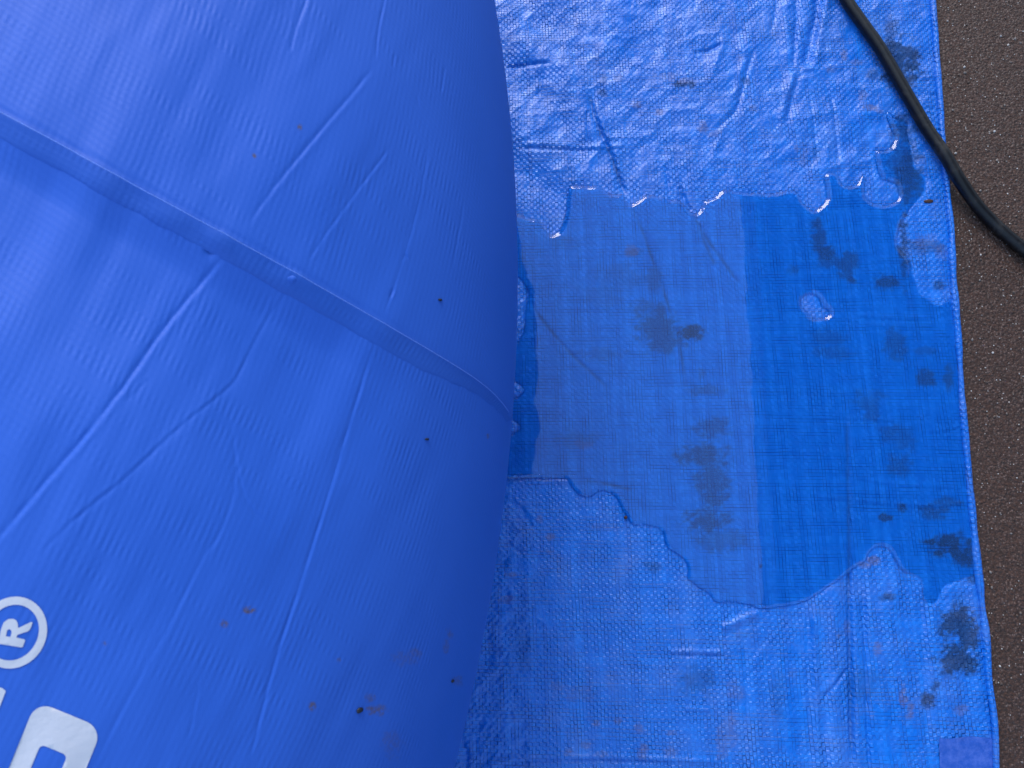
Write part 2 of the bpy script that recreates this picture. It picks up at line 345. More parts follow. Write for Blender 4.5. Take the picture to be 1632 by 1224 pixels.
# ------------------------------------------------------------------ materials
def mat_tarp():
    t = NT('woven_tarpaulin'); co = t.n('ShaderNodeTexCoord').outputs['Object']
    wet = t.attr('wet'); dark = t.attr('stain_crease_shade'); rust = t.attr('stain_rust')
    P = 0.00312
    wv = t.n('ShaderNodeTexNoise'); t.put(wv.inputs['Vector'], co); wv.inputs['Scale'].default_value = 16.0; wv.inputs['Detail'].default_value = 2.0
    warp = t.vm('SCALE', t.vm('SUBTRACT', wv.outputs['Color'], (0.5, 0.5, 0.5)), scale=0.0035)
    c2 = t.vm('ADD', co, warp)
    x, y, _ = t.xyz(c2)
    xr = t.m('ADD', x, t.m('MULTIPLY', y, 0.035))
    u = t.m('DIVIDE', xr, P); v = t.m('DIVIDE', y, P*1.03)
    fu = t.m('FRACT', u); fv = t.m('FRACT', v); iu = t.m('FLOOR', u); iv = t.m('FLOOR', v)
    su = t.m('SINE', t.m('MULTIPLY', u, math.pi)); sv = t.m('SINE', t.m('MULTIPLY', v, math.pi))
    chk = t.step(t.m('MULTIPLY', su, sv), -0.45, 0.45, -1.0, 1.0)
    rnd = t.white(t.comb(iu, iv))
    # gaps between tapes come and go along each tape
    ru = t.noise(t.comb(t.m('MULTIPLY', iu, 7.31), t.m('MULTIPLY', y, 30.0)), 1.0, 2.0)
    rv = t.noise(t.comb(t.m('MULTIPLY', x, 26.0), t.m('MULTIPLY', iv, 5.77)), 1.0, 2.0)
    gu = t.m('MULTIPLY', t.step(t.m('ABSOLUTE', t.m('SUBTRACT', fu, 0.5)), 0.36, 0.47), t.step(ru, 0.46, 0.66))
    gv = t.m('MULTIPLY', t.step(t.m('ABSOLUTE', t.m('SUBTRACT', fv, 0.5)), 0.36, 0.47), t.step(rv, 0.47, 0.62))
    gap = t.m('MAXIMUM', gu, gv)
    # tape to tape colour: single tapes and wider batches
    tu = t.white(t.comb(iu, 3.0)); tw = t.noise(t.comb(t.m('MULTIPLY', xr, 95.0), t.m('MULTIPLY', y, 1.2)), 1.0, 3.0, 0.6); tv = t.white(t.comb(11.0, iv))
    tone = t.m('ADD', t.m('ADD', t.m('MULTIPLY', tu, 0.13), t.m('MULTIPLY', tv, 0.09)), t.m('ADD', t.m('MULTIPLY', tw, 0.55), t.m('MULTIPLY', rnd, 0.12)))
    tone = t.step(tone, 0.30, 0.78)
    base = t.mix(tone, (0.005, 0.142, 0.64, 1), (0.013, 0.220, 0.84, 1))
    blot = t.noise(co, 60.0, 5.0, 0.6)
    base = t.mix(t.step(blot, 0.52, 0.8, 0.0, 0.22), base, (0.004, 0.07, 0.42, 1))
    base = t.mix(t.m('MULTIPLY', gap, t.step(wet, 0.0, 1.0, 0.62, 0.78)), base, (0.002, 0.018, 0.13, 1))
    fine = t.noise(co, 900.0, 3.0, 0.7)
    da = t.m('MULTIPLY', dark, t.step(fine, 0.22, 0.62, 0.35, 1.0), clamp=True)
    base = t.mix(t.m('MULTIPLY', da, 0.80), base, (0.020, 0.034, 0.062, 1))
    ra = t.m('MULTIPLY', rust, t.step(fine, 0.3, 0.65, 0.2, 1.0), clamp=True)
    base = t.mix(t.m('MULTIPLY', ra, 0.55), base, (0.15, 0.09, 0.06, 1))
    dust = t.step(t.noise(co, 23.0, 4.0, 0.6), 0.45, 0.75, 0.0, 0.10)
    base = t.mix(t.m('MULTIPLY', dust, t.m('SUBTRACT', 1.0, wet)), base, (0.35, 0.36, 0.42, 1))
    # relief of the weave
    amp = t.step(t.noise(co, 38.0, 3.0, 0.6), 0.33, 0.68, 0.15, 1.0)
    h = t.m('SUBTRACT', t.m('MULTIPLY', t.m('MULTIPLY', chk, amp), t.m('MULTIPLY', t.m('ADD', 0.15, rnd), t.m('ADD', 0.4, ru))), t.m('MULTIPLY', gap, 0.25))
    h = t.m('MULTIPLY', t.m('ADD', h, t.m('MULTIPLY', fine, 0.35)), t.step(wet, 0.0, 1.0, 1.0, 0.35))
    nb = t.bump(h, 0.00085, 1.0)
    rough = t.m('ADD', t.step(t.noise(co, 130.0, 4.0, 0.6), 0.3, 0.7, 0.17, 0.34), t.m('MULTIPLY', t.m('MAXIMUM', da, ra), 0.25))
    ior = t.step(t.m('MAXIMUM', wet, t.m('MULTIPLY', da, 0.85)), 0.0, 1.0, 1.52, 1.13)
    t.bsdf(Base_Color=base, Roughness=rough, IOR=ior, Normal=nb)
    return t.mat
def mat_water():
    t = NT('puddle_water'); co = t.n('ShaderNodeTexCoord').outputs['Object']
    nb = t.bump(t.noise(co, 45.0, 1.0), 0.00004)
    back = t.n('ShaderNodeNewGeometry').outputs['Backfacing']
    fr = t.n('ShaderNodeFresnel'); t.put(fr.inputs['IOR'], t.step(back, 0.0, 1.0, 1.50, 1.13)); t.put(fr.inputs['Normal'], nb)
    rf = t.n('ShaderNodeBsdfRefraction'); rf.inputs['IOR'].default_value = 1.15; rf.inputs['Roughness'].default_value = 0.0; t.put(rf.inputs['Normal'], nb)
    gl = t.n('ShaderNodeBsdfGlossy'); gl.inputs['Roughness'].default_value = 0.0; t.put(gl.inputs['Normal'], nb)
    mx = t.n('ShaderNodeMixShader'); t.put(mx.inputs[0], fr.outputs[0]); t.put(mx.inputs[1], rf.outputs[0]); t.put(mx.inputs[2], gl.outputs[0])
    t.t.links.new(mx.outputs[0], t.out.inputs[0])
    return t.mat
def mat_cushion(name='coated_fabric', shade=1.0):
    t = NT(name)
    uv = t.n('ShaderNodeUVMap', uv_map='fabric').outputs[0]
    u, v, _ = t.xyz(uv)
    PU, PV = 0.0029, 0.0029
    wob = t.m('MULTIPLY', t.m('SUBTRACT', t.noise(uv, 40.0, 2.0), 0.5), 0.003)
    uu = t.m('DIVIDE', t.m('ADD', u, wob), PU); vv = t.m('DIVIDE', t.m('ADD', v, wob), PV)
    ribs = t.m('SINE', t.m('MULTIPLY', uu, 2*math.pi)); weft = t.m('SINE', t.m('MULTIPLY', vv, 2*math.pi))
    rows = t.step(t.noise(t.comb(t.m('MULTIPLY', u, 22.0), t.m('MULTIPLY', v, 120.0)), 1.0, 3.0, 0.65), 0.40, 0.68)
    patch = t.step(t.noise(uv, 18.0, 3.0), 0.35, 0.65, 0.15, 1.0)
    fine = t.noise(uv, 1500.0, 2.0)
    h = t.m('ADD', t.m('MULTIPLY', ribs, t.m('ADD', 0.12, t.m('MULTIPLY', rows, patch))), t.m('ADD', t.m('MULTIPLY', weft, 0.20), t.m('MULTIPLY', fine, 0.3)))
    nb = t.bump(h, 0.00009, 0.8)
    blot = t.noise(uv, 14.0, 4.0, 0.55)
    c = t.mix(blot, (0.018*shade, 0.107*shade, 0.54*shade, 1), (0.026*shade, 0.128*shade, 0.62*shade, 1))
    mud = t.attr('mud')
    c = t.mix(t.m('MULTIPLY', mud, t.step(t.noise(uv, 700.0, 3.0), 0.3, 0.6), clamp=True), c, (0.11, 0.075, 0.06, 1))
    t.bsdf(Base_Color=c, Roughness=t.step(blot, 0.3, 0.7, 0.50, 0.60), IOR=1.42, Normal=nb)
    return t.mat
def mat_ground():
    t = NT('brown_asphalt'); co = t.n('ShaderNodeTexCoord').outputs['Object']
    n1 = t.noise(co, 9.0, 6.0, 0.6); n2 = t.noise(co, 520.0, 4.0, 0.65)
    vo = t.n('ShaderNodeTexVoronoi', feature='F1'); t.put(vo.inputs['Vector'], co); vo.inputs['Scale'].default_value = 560.0
    cell = t.n('ShaderNodeSeparateColor'); t.put(cell.inputs[0], vo.outputs['Color'])
    vb = t.n('ShaderNodeTexVoronoi', feature='F1'); t.put(vb.inputs['Vector'], co); vb.inputs['Scale'].default_value = 300.0
    cb = t.n('ShaderNodeSeparateColor'); t.put(cb.inputs[0], vb.outputs['Color'])
    c = t.mix(n1, (0.054, 0.0225, 0.0140, 1), (0.102, 0.043, 0.027, 1))
    c = t.mix(t.step(n2, 0.35, 0.7), t.mix(0.7, c, (0.008, 0.005, 0.004, 1)), c)
    c = t.mix(t.m('MULTIPLY', t.step(cell.outputs[0], 0.62, 1.0), t.step(vo.outputs['Distance'], 0.62, 0.30)), c, (0.14, 0.085, 0.07, 1))
    spark = t.m('MULTIPLY', t.step(cell.outputs[1], 0.96, 0.985), t.step(vo.outputs['Distance'], 0.40, 0.22))
    c = t.mix(spark, c, (0.55, 0.52, 0.50, 1))
    h = t.m('ADD', t.m('MULTIPLY', t.step(vb.outputs['Distance'], 0.8, 0.0), 0.8), t.m('ADD', t.m('MULTIPLY', vo.outputs['Distance'], -0.6), t.m('MULTIPLY', n2, 0.8)))
    t.bsdf(Base_Color=c, Roughness=t.step(cell.outputs[2], 0.0, 1.0, 0.45, 0.85), Normal=t.bump(h, 0.0007, 1.0))
    return t.mat
M_TARP = mat_tarp(); M_WATER = mat_water(); M_CUSH = mat_cushion(); M_GROUND = mat_ground()
M_RUBBER = None
def mat_rubber():
    t = NT('black_rubber'); co = t.n('ShaderNodeTexCoord').outputs['Object']
    n = t.noise(co, 260.0, 4.0, 0.6); d = t.noise(co, 40.0, 4.0, 0.6)
    c = t.mix(t.step(t.m('MULTIPLY', d, t.m('ADD', 0.6, t.m('MULTIPLY', n, 0.8))), 0.52, 0.8, 0.0, 0.6), (0.005, 0.005, 0.007, 1), (0.045, 0.038, 0.035, 1))
    t.bsdf(Base_Color=c, Roughness=t.step(n, 0.3, 0.7, 0.34, 0.48), IOR=1.42, Normal=t.bump(n, 0.00004))
    return t.mat
M_RUBBER = mat_rubber()
M_PRINT = None
def mat_print():
    t = NT('white_print'); co = t.n('ShaderNodeTexCoord').outputs['Object']
    d = t.step(t.noise(co, 90.0, 5.0, 0.65), 0.62, 0.78, 0.0, 0.35)
    c = t.mix(d, (0.62, 0.62, 0.70, 1), (0.42, 0.42, 0.50, 1))
    t.bsdf(Base_Color=c, Roughness=0.5, Normal=t.bump(t.noise(co, 350.0, 2.0), 0.0002))
    return t.mat
M_PRINT = mat_print()

# ------------------------------------------------------------------ ground
GZ = -0.0045
gs = 120.0
ground = link('ground', mesh_arrays('ground', [(-gs, -gs, GZ), (gs, -gs, GZ), (gs, gs, GZ), (-gs, gs, GZ)], [(0, 1, 2, 3)], smooth_=False), M_GROUND)
tag(ground, 'brown weathered asphalt with pale grit beside the blue tarpaulin', kind='structure')

# ------------------------------------------------------------------ tarpaulin sheet
EDGE = [(1487,-60),(1490,0),(1496,95),(1503,190),(1512,285),(1519,370),(1526,470),(1533,570),(1540,655),(1546,730),(1553,820),(1561,905),(1573,1000),(1581,1080),(1590,1165),(1592,1224),(1594,1290)]
ew = unproj(np.array([p[0] for p in EDGE]), np.array([p[1] for p in EDGE]), 0.002)
order = np.argsort(ew[:, 1]); EYs, EXs = ew[order, 1], ew[order, 0]
sl_lo = -0.02; sl_hi = 0.0
def edge_x(y):
    x = np.interp(y, EYs, EXs)
    x = x + np.where(y > EYs[-1], (y - EYs[-1])*-0.03, 0) + np.where(y < EYs[0], (y - EYs[0])*-0.01, 0)
    return x
y_lo = unproj(900.0, 1250.0)[1]; y_hi = unproj(900.0, -26.0)[1]
ys = axis(y_lo, y_hi, 0.00090, -2.4, 3.0)
w_dense = float(edge_x(np.array([0.2]))[0] - unproj(735.0, 600.0)[0])
ss = axis(0.0, w_dense, 0.00090, 0.0, 2.6)
S_, Y_ = np.meshgrid(ss[::-1], ys)
X_ = edge_x(Y_) - S_
G0 = np.stack([X_, Y_, np.zeros_like(X_)], -1)
px, py = proj(G0)
sdf = puddle_sdf(px, py)
sdf = np.where((px > SX + 2) & (px < 1585) & (py > SY + 2) & (py < 995), sdf, -40.0)
Zt = tarp_relief(px, py, sdf)*1e-3
Zt = np.maximum(Zt, -0.0032)
Zt = Zt*(1 - smooth(0.012, 0.0, S_)) - 0.001*smooth(0.006, 0.0, S_)
wet = smooth(-1.5, 2.0, sdf)
for x, y, rx, ry, a_ in ((992, 30, 34, 62, .42), (1376, 205, 34, 44, .45), (1362, 55, 22, 60, .5), (1415, 1180, 50, 70, .5), (1265, 1120, 22, 90, .45), (1470, 60, 22, 40, .3)):   # less glossy patches with flatter weave, set through the wet mask
    q = np.maximum(np.abs((px - x)/rx), np.abs((py - y)/ry)) if x == 992 else np.hypot((px - x)/rx, (py - y)/ry)
    wet = np.maximum(wet, a_*smooth(0.25, 0.5, 1 - 0.75*q + 0.9*(fbm(px/16, py/22, int(x), 3) - 0.5)))
tv = np.stack([X_, Y_, Zt], -1)
stain_shade = stain(px, py, DARK, 200)
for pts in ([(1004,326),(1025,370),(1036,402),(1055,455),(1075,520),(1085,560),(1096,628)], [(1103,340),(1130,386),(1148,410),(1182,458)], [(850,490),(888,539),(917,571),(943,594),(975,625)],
            [(938,145),(955,205),(975,250),(1000,318)], [(1112,356),(1122,384),(1140,425)], [(1349,640),(1352,800),(1354,960),(1358,1240)], [(930,765),(960,770),(1010,781)]):   # crease shade painted as dark lines, added to the stain mask
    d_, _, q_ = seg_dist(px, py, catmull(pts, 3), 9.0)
    stain_shade = np.maximum(stain_shade, 0.55*np.exp(-(d_/2.6)**2)*smooth(0, .1, q_)*smooth(1, .85, q_)*(0.3 + vnoise(px/14, py/14, 55)))
tarp_me = mesh_arrays('tarpaulin', tv.reshape(-1, 3), grid_faces(*X_.shape), {
    'wet': wet, 'stain_crease_shade': stain_shade, 'stain_rust': stain(px, py, RUST, 230)})
tarp = link('tarpaulin', tarp_me, M_TARP)
tag(tarp, 'crumpled blue woven tarpaulin lying on the brown asphalt', 'tarpaulin')
# rolled hem along the free edge
hy = np.concatenate([np.linspace(-2.4, y_lo, 60)[:-1], np.arange(y_lo, y_hi, 0.003), np.linspace(y_hi, 3.0, 80)])
hx = edge_x(hy); k = 9; hx = np.convolve(np.pad(hx, k//2, 'edge'), np.ones(k)/k, 'valid')
hp = np.stack([hx - 0.0014 + 0.0016*(vnoise(hy/0.035, hy*0, 5) - 0.5), hy, 0.0004 + 0.0016*(vnoise(hy/0.05, hy*0, 6) - 0.5)], -1)
hr = 0.0029*(0.75 + 0.65*vnoise(hy/0.022, hy*0 + 2.5, 8))
hem_me = tube('rolled_hem', hp, hr, 12)
for n_ in ('wet', 'stain_crease_shade', 'stain_rust'):
    hem_me.attributes.new(n_, 'FLOAT', 'POINT')
link('rolled_hem', hem_me, M_TARP, tarp)
# patch of tape across the corner by the hem
def conform(name, polys_px, lift, mat, parent, zfun, step=6.0, thick=None):
    """flat shape given by picture outlines (outer, holes...) laid on a surface found by zfun(px, py) -> points, normals"""
    edges = []; pts = []
    for poly in polys_px:
        b = len(pts); n = len(poly)
        pts += [Vector((float(p[0]), float(p[1]))) for p in poly]
        edges += [(b + i, b + (i + 1) % n) for i in range(n)]
    A = np.array(polys_px[0]); lo = A.min(0); hi = A.max(0)
    ax, ay = np.meshgrid(np.arange(lo[0] + step/2, hi[0], step), np.arange(lo[1] + step/2, hi[1], step))
    ok = inside(ax, ay, A)
    for h in polys_px[1:]: ok &= ~inside(ax, ay, np.array(h))
    pts += [Vector((a, b)) for a, b in zip(ax[ok], ay[ok])]
    v, e, f, *_ = delaunay_2d_cdt(pts, edges, [], 0, 1e-4)
    v = np.array([tuple(q) for q in v])
    tri = np.array([t_ for t_ in f if len(t_) == 3])
    c = v[tri].mean(1)
    ok = inside(c[:, 0], c[:, 1], A)
    for h in polys_px[1:]: ok &= ~inside(c[:, 0], c[:, 1], np.array(h))
    tri = tri[ok]
    P, N = zfun(v[:, 0], v[:, 1])
    a, b, c_ = P[tri[:, 0]], P[tri[:, 1]], P[tri[:, 2]]
    flip = (np.cross(b - a, c_ - a)*N[tri[:, 0]]).sum(1) < 0
    tri[flip] = tri[flip][:, ::-1]
    me = mesh_arrays(name, P + N*lift, tri)
    return link(name, me, mat, parent)

bpy.context.view_layer.update()
def cast_on(o):
    dg = bpy.context.evaluated_depsgraph_get()
    def f(px, py):
        d = rays(px, py); P = np.zeros_like(d); N = np.zeros_like(d); bad = []
        for i in range(len(d)):
            ok, loc, nor, _ = o.ray_cast(Vector(CAMP), Vector(d[i]).normalized())
            if ok: P[i] = loc; N[i] = nor if Vector(nor).dot(Vector(d[i])) < 0 else -nor
            else: bad.append(i)
        good = np.setdiff1d(np.arange(len(d)), bad)
        for i in bad:
            j = good[np.argmin((px[good] - px[i])**2 + (py[good] - py[i])**2)]; P[i] = P[j]; N[i] = N[j]
        return P, N
    return f
on_tarp = cast_on(tarp)
def mat_patch():
    t = NT('tape_patch'); co = t.n('ShaderNodeTexCoord').outputs['Object']
    n = t.noise(co, 160.0, 5.0, 0.6); f = t.noise(co, 700.0, 3.0)
    c = t.mix(t.step(n, 0.35, 0.7), (0.012, 0.085, 0.46, 1), (0.055, 0.135, 0.55, 1))
    t.bsdf(Base_Color=c, Roughness=0.5, Normal=t.bump(f, 0.0004)); return t.mat
patch = conform('tape_patch', [[(1496,1176),(1515,1177),(1545,1173),(1582,1176),(1584,1250),(1498,1250)]], 0.0009, mat_patch(), tarp, on_tarp, 8.0)
tag(patch, 'dull strip of blue tape across the tarpaulin by its hem')

# ------------------------------------------------------------------ puddle
wx0, wy0, _ = unproj(760.0, 1000.0); wx1 = unproj(1575.0, 900.0)[0]; wy1 = unproj(1400.0, 165.0)[1]
wstep = 0.00062
wxs = np.arange(wx0, wx1 + 0.01, wstep); wys = np.arange(wy0, wy1, wstep)
WX, WY = np.meshgrid(wxs, wys)
wpx, wpy = proj(np.stack([WX, WY, np.zeros_like(WX)], -1))
wd = puddle_sdf(wpx, wpy)
inb = (wpx > SX + 4) & (wpx < 1583) & (wpy > SY + 4) & (wpy < 992)
wd = np.where(inb, wd, -20.0)
lower = smooth(640, 760, wpy); film = smooth(1425, 1462, wpx)
H = 2.9*(1 - 0.05*lower)*(1 - 0.78*film)
wid = 7.6 - 2.0*lower + 3.0*film
tt = np.clip(wd/wid, 0, 1)
Zw = H*(0.30*smooth(0, 0.16, tt) + 0.70*np.minimum(1, np.sqrt(tt**2 + 0.004)*1.12 - 0.06 - 0.06*smooth(0.75, 1.0, tt)))
Zw = np.where(wd < 0, wd*0.55, Zw)
Zw += 0.5*(fbm(wpy/42, wpx*0, 301, 2) - 0.5)*np.tanh((wpx - 846)/26)*smooth(940, 880, wpx)*smooth(3, 12, wd)
Zw += 0.05*(fbm(wpx/70, wpy/55, 303, 2) - 0.5)*smooth(3, 12, wd)
Zw *= 1e-3
keep = wd > -5.0
F = grid_faces(*WX.shape); F = F[keep.ravel()[F].any(1)]
used, inv = np.unique(F, return_inverse=True)
WV = np.stack([WX, WY, Zw], -1).reshape(-1, 3)[used]
puddle = link('puddle', mesh_arrays('puddle', WV, inv.reshape(F.shape)), M_WATER)
tag(puddle, 'shallow clear rainwater puddle with a rounded wavy rim on the blue tarpaulin', kind='structure')
# air bubbles caught along the fold at the lower left rim
bv, bf = [], []
br = np.random.default_rng(12)
for i in range(26):
    x = 815 + 112*(i + br.random()*0.7)/26; y = 755.5 + br.random()*4
    p = unproj(x, y, 0.0017); r = 0.0009 + 0.0007*br.random()
    b0 = len(bv); nl, ns = 5, 10
    for a in range(nl + 1):
        th = a/nl*math.pi/2
        for s in range(ns):
            ph = 2*math.pi*s/ns
            bv.append((p[0] + r*math.sin(th)*math.cos(ph), p[1] + r*math.sin(th)*math.sin(ph), p[2] + r*math.cos(th)*0.8))
    for a in range(nl):
        for s in range(ns):
            bf.append((b0 + a*ns + s, b0 + (a+1)*ns + s, b0 + (a+1)*ns + (s+1) % ns, b0 + a*ns + (s+1) % ns))
bub = link('bubbles', mesh_arrays('bubbles', bv, bf), M_WATER, puddle)
bub['kind'] = 'stuff'

# ------------------------------------------------------------------ inflatable cushion
SIL = [(786,0),(804,98),(816,196),(822,294),(824,376),(824,447),(821,561),(814,643),(809,692),(808,764),(803,807),(793,893),(776,991),(758,1072),(741,1145),(726,1210)]
CA, CB, CC, CYC = 0.60, 0.86, 0.265, 0.10                     # half width, half length, half height, centre
sw = unproj(np.array([p[0] for p in SIL], float), np.array([p[1] for p in SIL], float), CC)
def ell(y): return np.sqrt(np.clip(1 - ((y - CYC)/CB)**2, 0, 1))
res = sw[:, 0] - CA*(ell(sw[:, 1]) - 1)
o_ = np.argsort(sw[:, 1]); cf = np.polyfit(sw[o_, 1], res[o_], 3)
ymin, ymax = sw[:, 1].min(), sw[:, 1].max()
def shift(y):
    yc = np.clip(y, ymin - 0.03, ymax + 0.03); return np.polyval(cf, yc)
n_end = 26
yy = axis(ymin - 0.02, ymax + 0.03, 0.00070, CYC - CB*0.9999, CYC + CB*0.9999, 1.3)
thv = np.degrees(1)*0
th = axis(math.radians(-10), math.radians(58), 0.00145, math.radians(-170), math.radians(190), 1.25)
TH, YY = np.meshgrid(th, yy)
def cushion_point(TH, YY):
    e = ell(YY); ct, st = np.cos(TH), np.sin(TH)
    cx = np.sign(ct)*np.abs(ct)**0.92; sz = np.sign(st)*np.abs(st)**0.95
    x = shift(YY) - CA + CA*e*cx
    z = CC + CC*np.sqrt(e)*sz
    return np.stack([x, YY, np.maximum(z, 0.0025 + 0*z)], -1)
C0 = cushion_point(TH, YY)
du = np.gradient(C0, axis=1); dv = np.gradient(C0, axis=0)
CN = np.cross(dv, du); CN /= np.maximum(np.linalg.norm(CN, axis=-1), 1e-12)[..., None]
outw = C0 - np.stack([shift(YY) - CA, YY, np.full_like(YY, CC)], -1)
CN = np.where(((CN*outw).sum(-1) < 0)[..., None], -CN, CN)
cpx, cpy = proj(C0)
facing = ((CAMP - C0)*CN).sum(-1) > -0.03
cpx = np.where(facing, cpx, -5000)
SEAM = catmull([(-160,95),(-60,148),(0,180),(90,228),(175,275),(270,327),(375,384),(480,442),(610,516),(720,581),(770,615),(800,645),(822,680),(840,720)], 6)
FOLDS = [ # points, height mm, half width px, side bias (sharp flank)
 ([(600,100),(560,150),(525,191),(467,261),(427,312),(389,367)], 0.75, 7, 0.5),
 ([(378,383),(322,446),(261,520),(196,615),(131,700),(66,775),(0,856),(-30,890)], 1.2, 9, 0.7),
 ([(628,226),(583,286),(523,367),(487,424)], 0.5, 5, 0.5),
 ([(470,450),(440,490),(410,540),(380,600),(347,632),(281,685),(201,761),(151,801),(100,846),(45,903)], 0.6, 6, -0.5),
 ([(690,205),(683,236),(668,322),(648,397),(623,472),(606,512)], 0.35, 4, 0.4),
 ([(603,520),(594,560),(583,603),(578,622),(543,736),(518,811),(482,921),(452,1012),(427,1097),(402,1198),(395,1240)], 0.7, 6, 0.6),
 ([(490,-20),(487,0),(472,45),(461,88)], 0.75, 6, 0.5), ([(615,-20),(613,0),(603,45),(597,105)], 0.55, 4, 0.5),
 ([(740,320),(736,347),(721,432)], 0.3, 4, 0.4), ([(710,105),(703,148)], 0.35, 4, 0.4), ([(628,88),(626,108)], 0.35, 3, 0.4),
 ([(362,630),(374,700),(374,776),(352,846),(322,891),(281,972),(211,1102),(171,1178),(150,1230)], 0.35, 7, 0.6),
 ([(374,700),(392,796),(442,851),(450,880)], 0.35, 6, 0.4), ([(318,1090),(300,1180)], 0.3, 5, 0.4),
 ([(200,640),(240,600)], 0.3, 5, 0.4), ([(664,150),(668,170)], 0.2, 4, 0.3), ([(646,405),(650,412)], 0.6, 3, 0.3), ([(628,460),(622,475)], 0.6, 4, 0.3)]
dz = np.zeros_like(cpx)
near_ = (cpx > -300) & (cpx < 900) & (cpy > -120) & (cpy < 1350)
kx, ky = cpx[near_], cpy[near_]
z = np.zeros_like(kx)
for pts, hgt, w, bias in FOLDS:
    w = w*0.52
    d, s, q = seg_dist(kx, ky, catmull(pts, 3), w*4.0)
    fade = smooth(0, 0.16, q)*smooth(1, 0.84, q)*(0.5 + 0.7*vnoise(kx/24, ky/24, 401))
    ds = d*s
    prof = -np.exp(-d/(w*0.9)) + 0.35*np.exp(-((ds + np.sign(bias)*w*1.6)/(w*1.2))**2)
    z += 0.75*hgt*prof*fade*(d < w*3.9)
# soft billows drawn out along the folds, and the pull of the seam
a_, b_ = kx*0.88 + ky*0.47, -kx*0.47 + ky*0.88
z += 3.2*(fbm(a_/150, b_/420, 411, 2) - 0.5)*smooth(830, 560, kx)
z += 0.7*(fbm(a_/46, b_/150, 412, 2) - 0.5)*smooth(800, 600, kx)
d, s, q = seg_dist(kx, ky, SEAM, 420.0)
below = np.where(s > 0, d, -d)
z += -4.6*smooth(-4, 85, below)*smooth(415, 120, below)*smooth(800, 420, kx)*(0.55 + 0.9*vnoise(a_/90, b_*0, 415))
along = q*np.hypot(*np.diff(SEAM, axis=0).T).sum()
pk = (vnoise(along/15.0, along*0, 421) - 0.5)*2*smooth(640, 560, kx)*(0.4 + 1.2*smooth(120, 200, kx)*smooth(440, 340, kx))
z += 0.6*pk*np.exp(-((below - 17)/12)**2)
z += -0.22*np.exp(-((below + 7)/5)**2)*smooth(800, 500, kx)
z += 1.4*np.exp(-((kx - 352)/9)**2 - ((ky - 385)/10)**2) - 1.6*np.exp(-((kx - 336)/9)**2 - ((ky - 392)/14)**2)
z += 1.9*np.exp(-((kx - 466)/14)**2 - ((ky - 446)/9)**2) + 1.0*np.exp(-((kx - 604)/6)**2 - ((ky - 527)/9)**2)
dz[near_] = z*1e-3
CP = C0 + CN*dz[..., None]
mud_list = [(397,973,9,6,.9),(357,993,7,6,.7),(497,1125,5,7,.8),(600,1132,14,8,.7),(590,1112,8,6,.5),(540,1051,4,4,.6),(716,1010,6,8,.5),(712,1030,5,14,.4),(167,1026,4,4,.6),
 (645,1050,20,10,.25),(625,1185,16,24,.25),(477,204,3,4,.9),(405,249,3,4,.9),(730,1085,10,8,.4),(555,505,18,8,.25),(660,1042,10,8,.4),(778,695,3,4,.7)]
mud = np.zeros_like(cpx); mud[near_] = stain(kx, ky, mud_list, 440)
cush_me = mesh_arrays('inflatable_cushion', CP.reshape(-1, 3), grid_faces(*TH.shape), {'mud': mud})
# fabric coordinates: along the seam and square to it, measured on the surface
arc = np.cumsum(np.concatenate([np.zeros((len(yy), 1)), np.linalg.norm(np.diff(C0, axis=1), axis=-1)], 1), 1)
arc -= arc[:, [np.argmin(np.abs(th))]]
SA = math.radians(31)
SB = math.radians(12); fu = (-arc*math.cos(SB) - YY*math.sin(SB)); fv = (arc*math.sin(SA)*-1 + YY*math.cos(SA))
uvl = cush_me.uv_layers.new(name='fabric')
li = np.zeros(len(cush_me.loops), np.int32); cush_me.loops.foreach_get('vertex_index', li)
uvs = np.stack([fu.ravel()[li], fv.ravel()[li]], -1).astype(np.float32); uvl.data.foreach_set('uv', uvs.ravel())
cushion = link('inflatable_cushion', cush_me, M_CUSH)
tag(cushion, 'large blue inflated cushion with white lettering and a slanting seam', 'inflatable')
bpy.context.view_layer.update()
on_cush = cast_on(cushion)
# seam band
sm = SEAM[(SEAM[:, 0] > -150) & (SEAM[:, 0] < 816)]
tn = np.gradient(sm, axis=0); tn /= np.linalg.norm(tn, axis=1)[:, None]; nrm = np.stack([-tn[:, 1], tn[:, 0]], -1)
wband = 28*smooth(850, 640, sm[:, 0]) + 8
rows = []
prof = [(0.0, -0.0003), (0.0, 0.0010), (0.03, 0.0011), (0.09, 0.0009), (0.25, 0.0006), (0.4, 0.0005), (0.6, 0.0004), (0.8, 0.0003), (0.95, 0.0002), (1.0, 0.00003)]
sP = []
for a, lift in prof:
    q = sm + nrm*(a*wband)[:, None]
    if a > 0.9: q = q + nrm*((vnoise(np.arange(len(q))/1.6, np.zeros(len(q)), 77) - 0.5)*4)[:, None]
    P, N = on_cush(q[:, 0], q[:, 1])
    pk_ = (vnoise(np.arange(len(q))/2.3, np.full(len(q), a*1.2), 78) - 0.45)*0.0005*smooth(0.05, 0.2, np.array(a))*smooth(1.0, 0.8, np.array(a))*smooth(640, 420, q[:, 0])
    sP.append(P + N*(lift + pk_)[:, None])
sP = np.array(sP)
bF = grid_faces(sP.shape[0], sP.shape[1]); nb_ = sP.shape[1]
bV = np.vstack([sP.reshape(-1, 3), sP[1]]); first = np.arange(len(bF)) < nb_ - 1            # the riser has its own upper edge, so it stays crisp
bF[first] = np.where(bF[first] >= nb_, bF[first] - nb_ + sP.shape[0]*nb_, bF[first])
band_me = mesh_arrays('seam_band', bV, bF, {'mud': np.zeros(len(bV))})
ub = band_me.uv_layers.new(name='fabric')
li = np.zeros(len(band_me.loops), np.int32); band_me.loops.foreach_get('vertex_index', li)
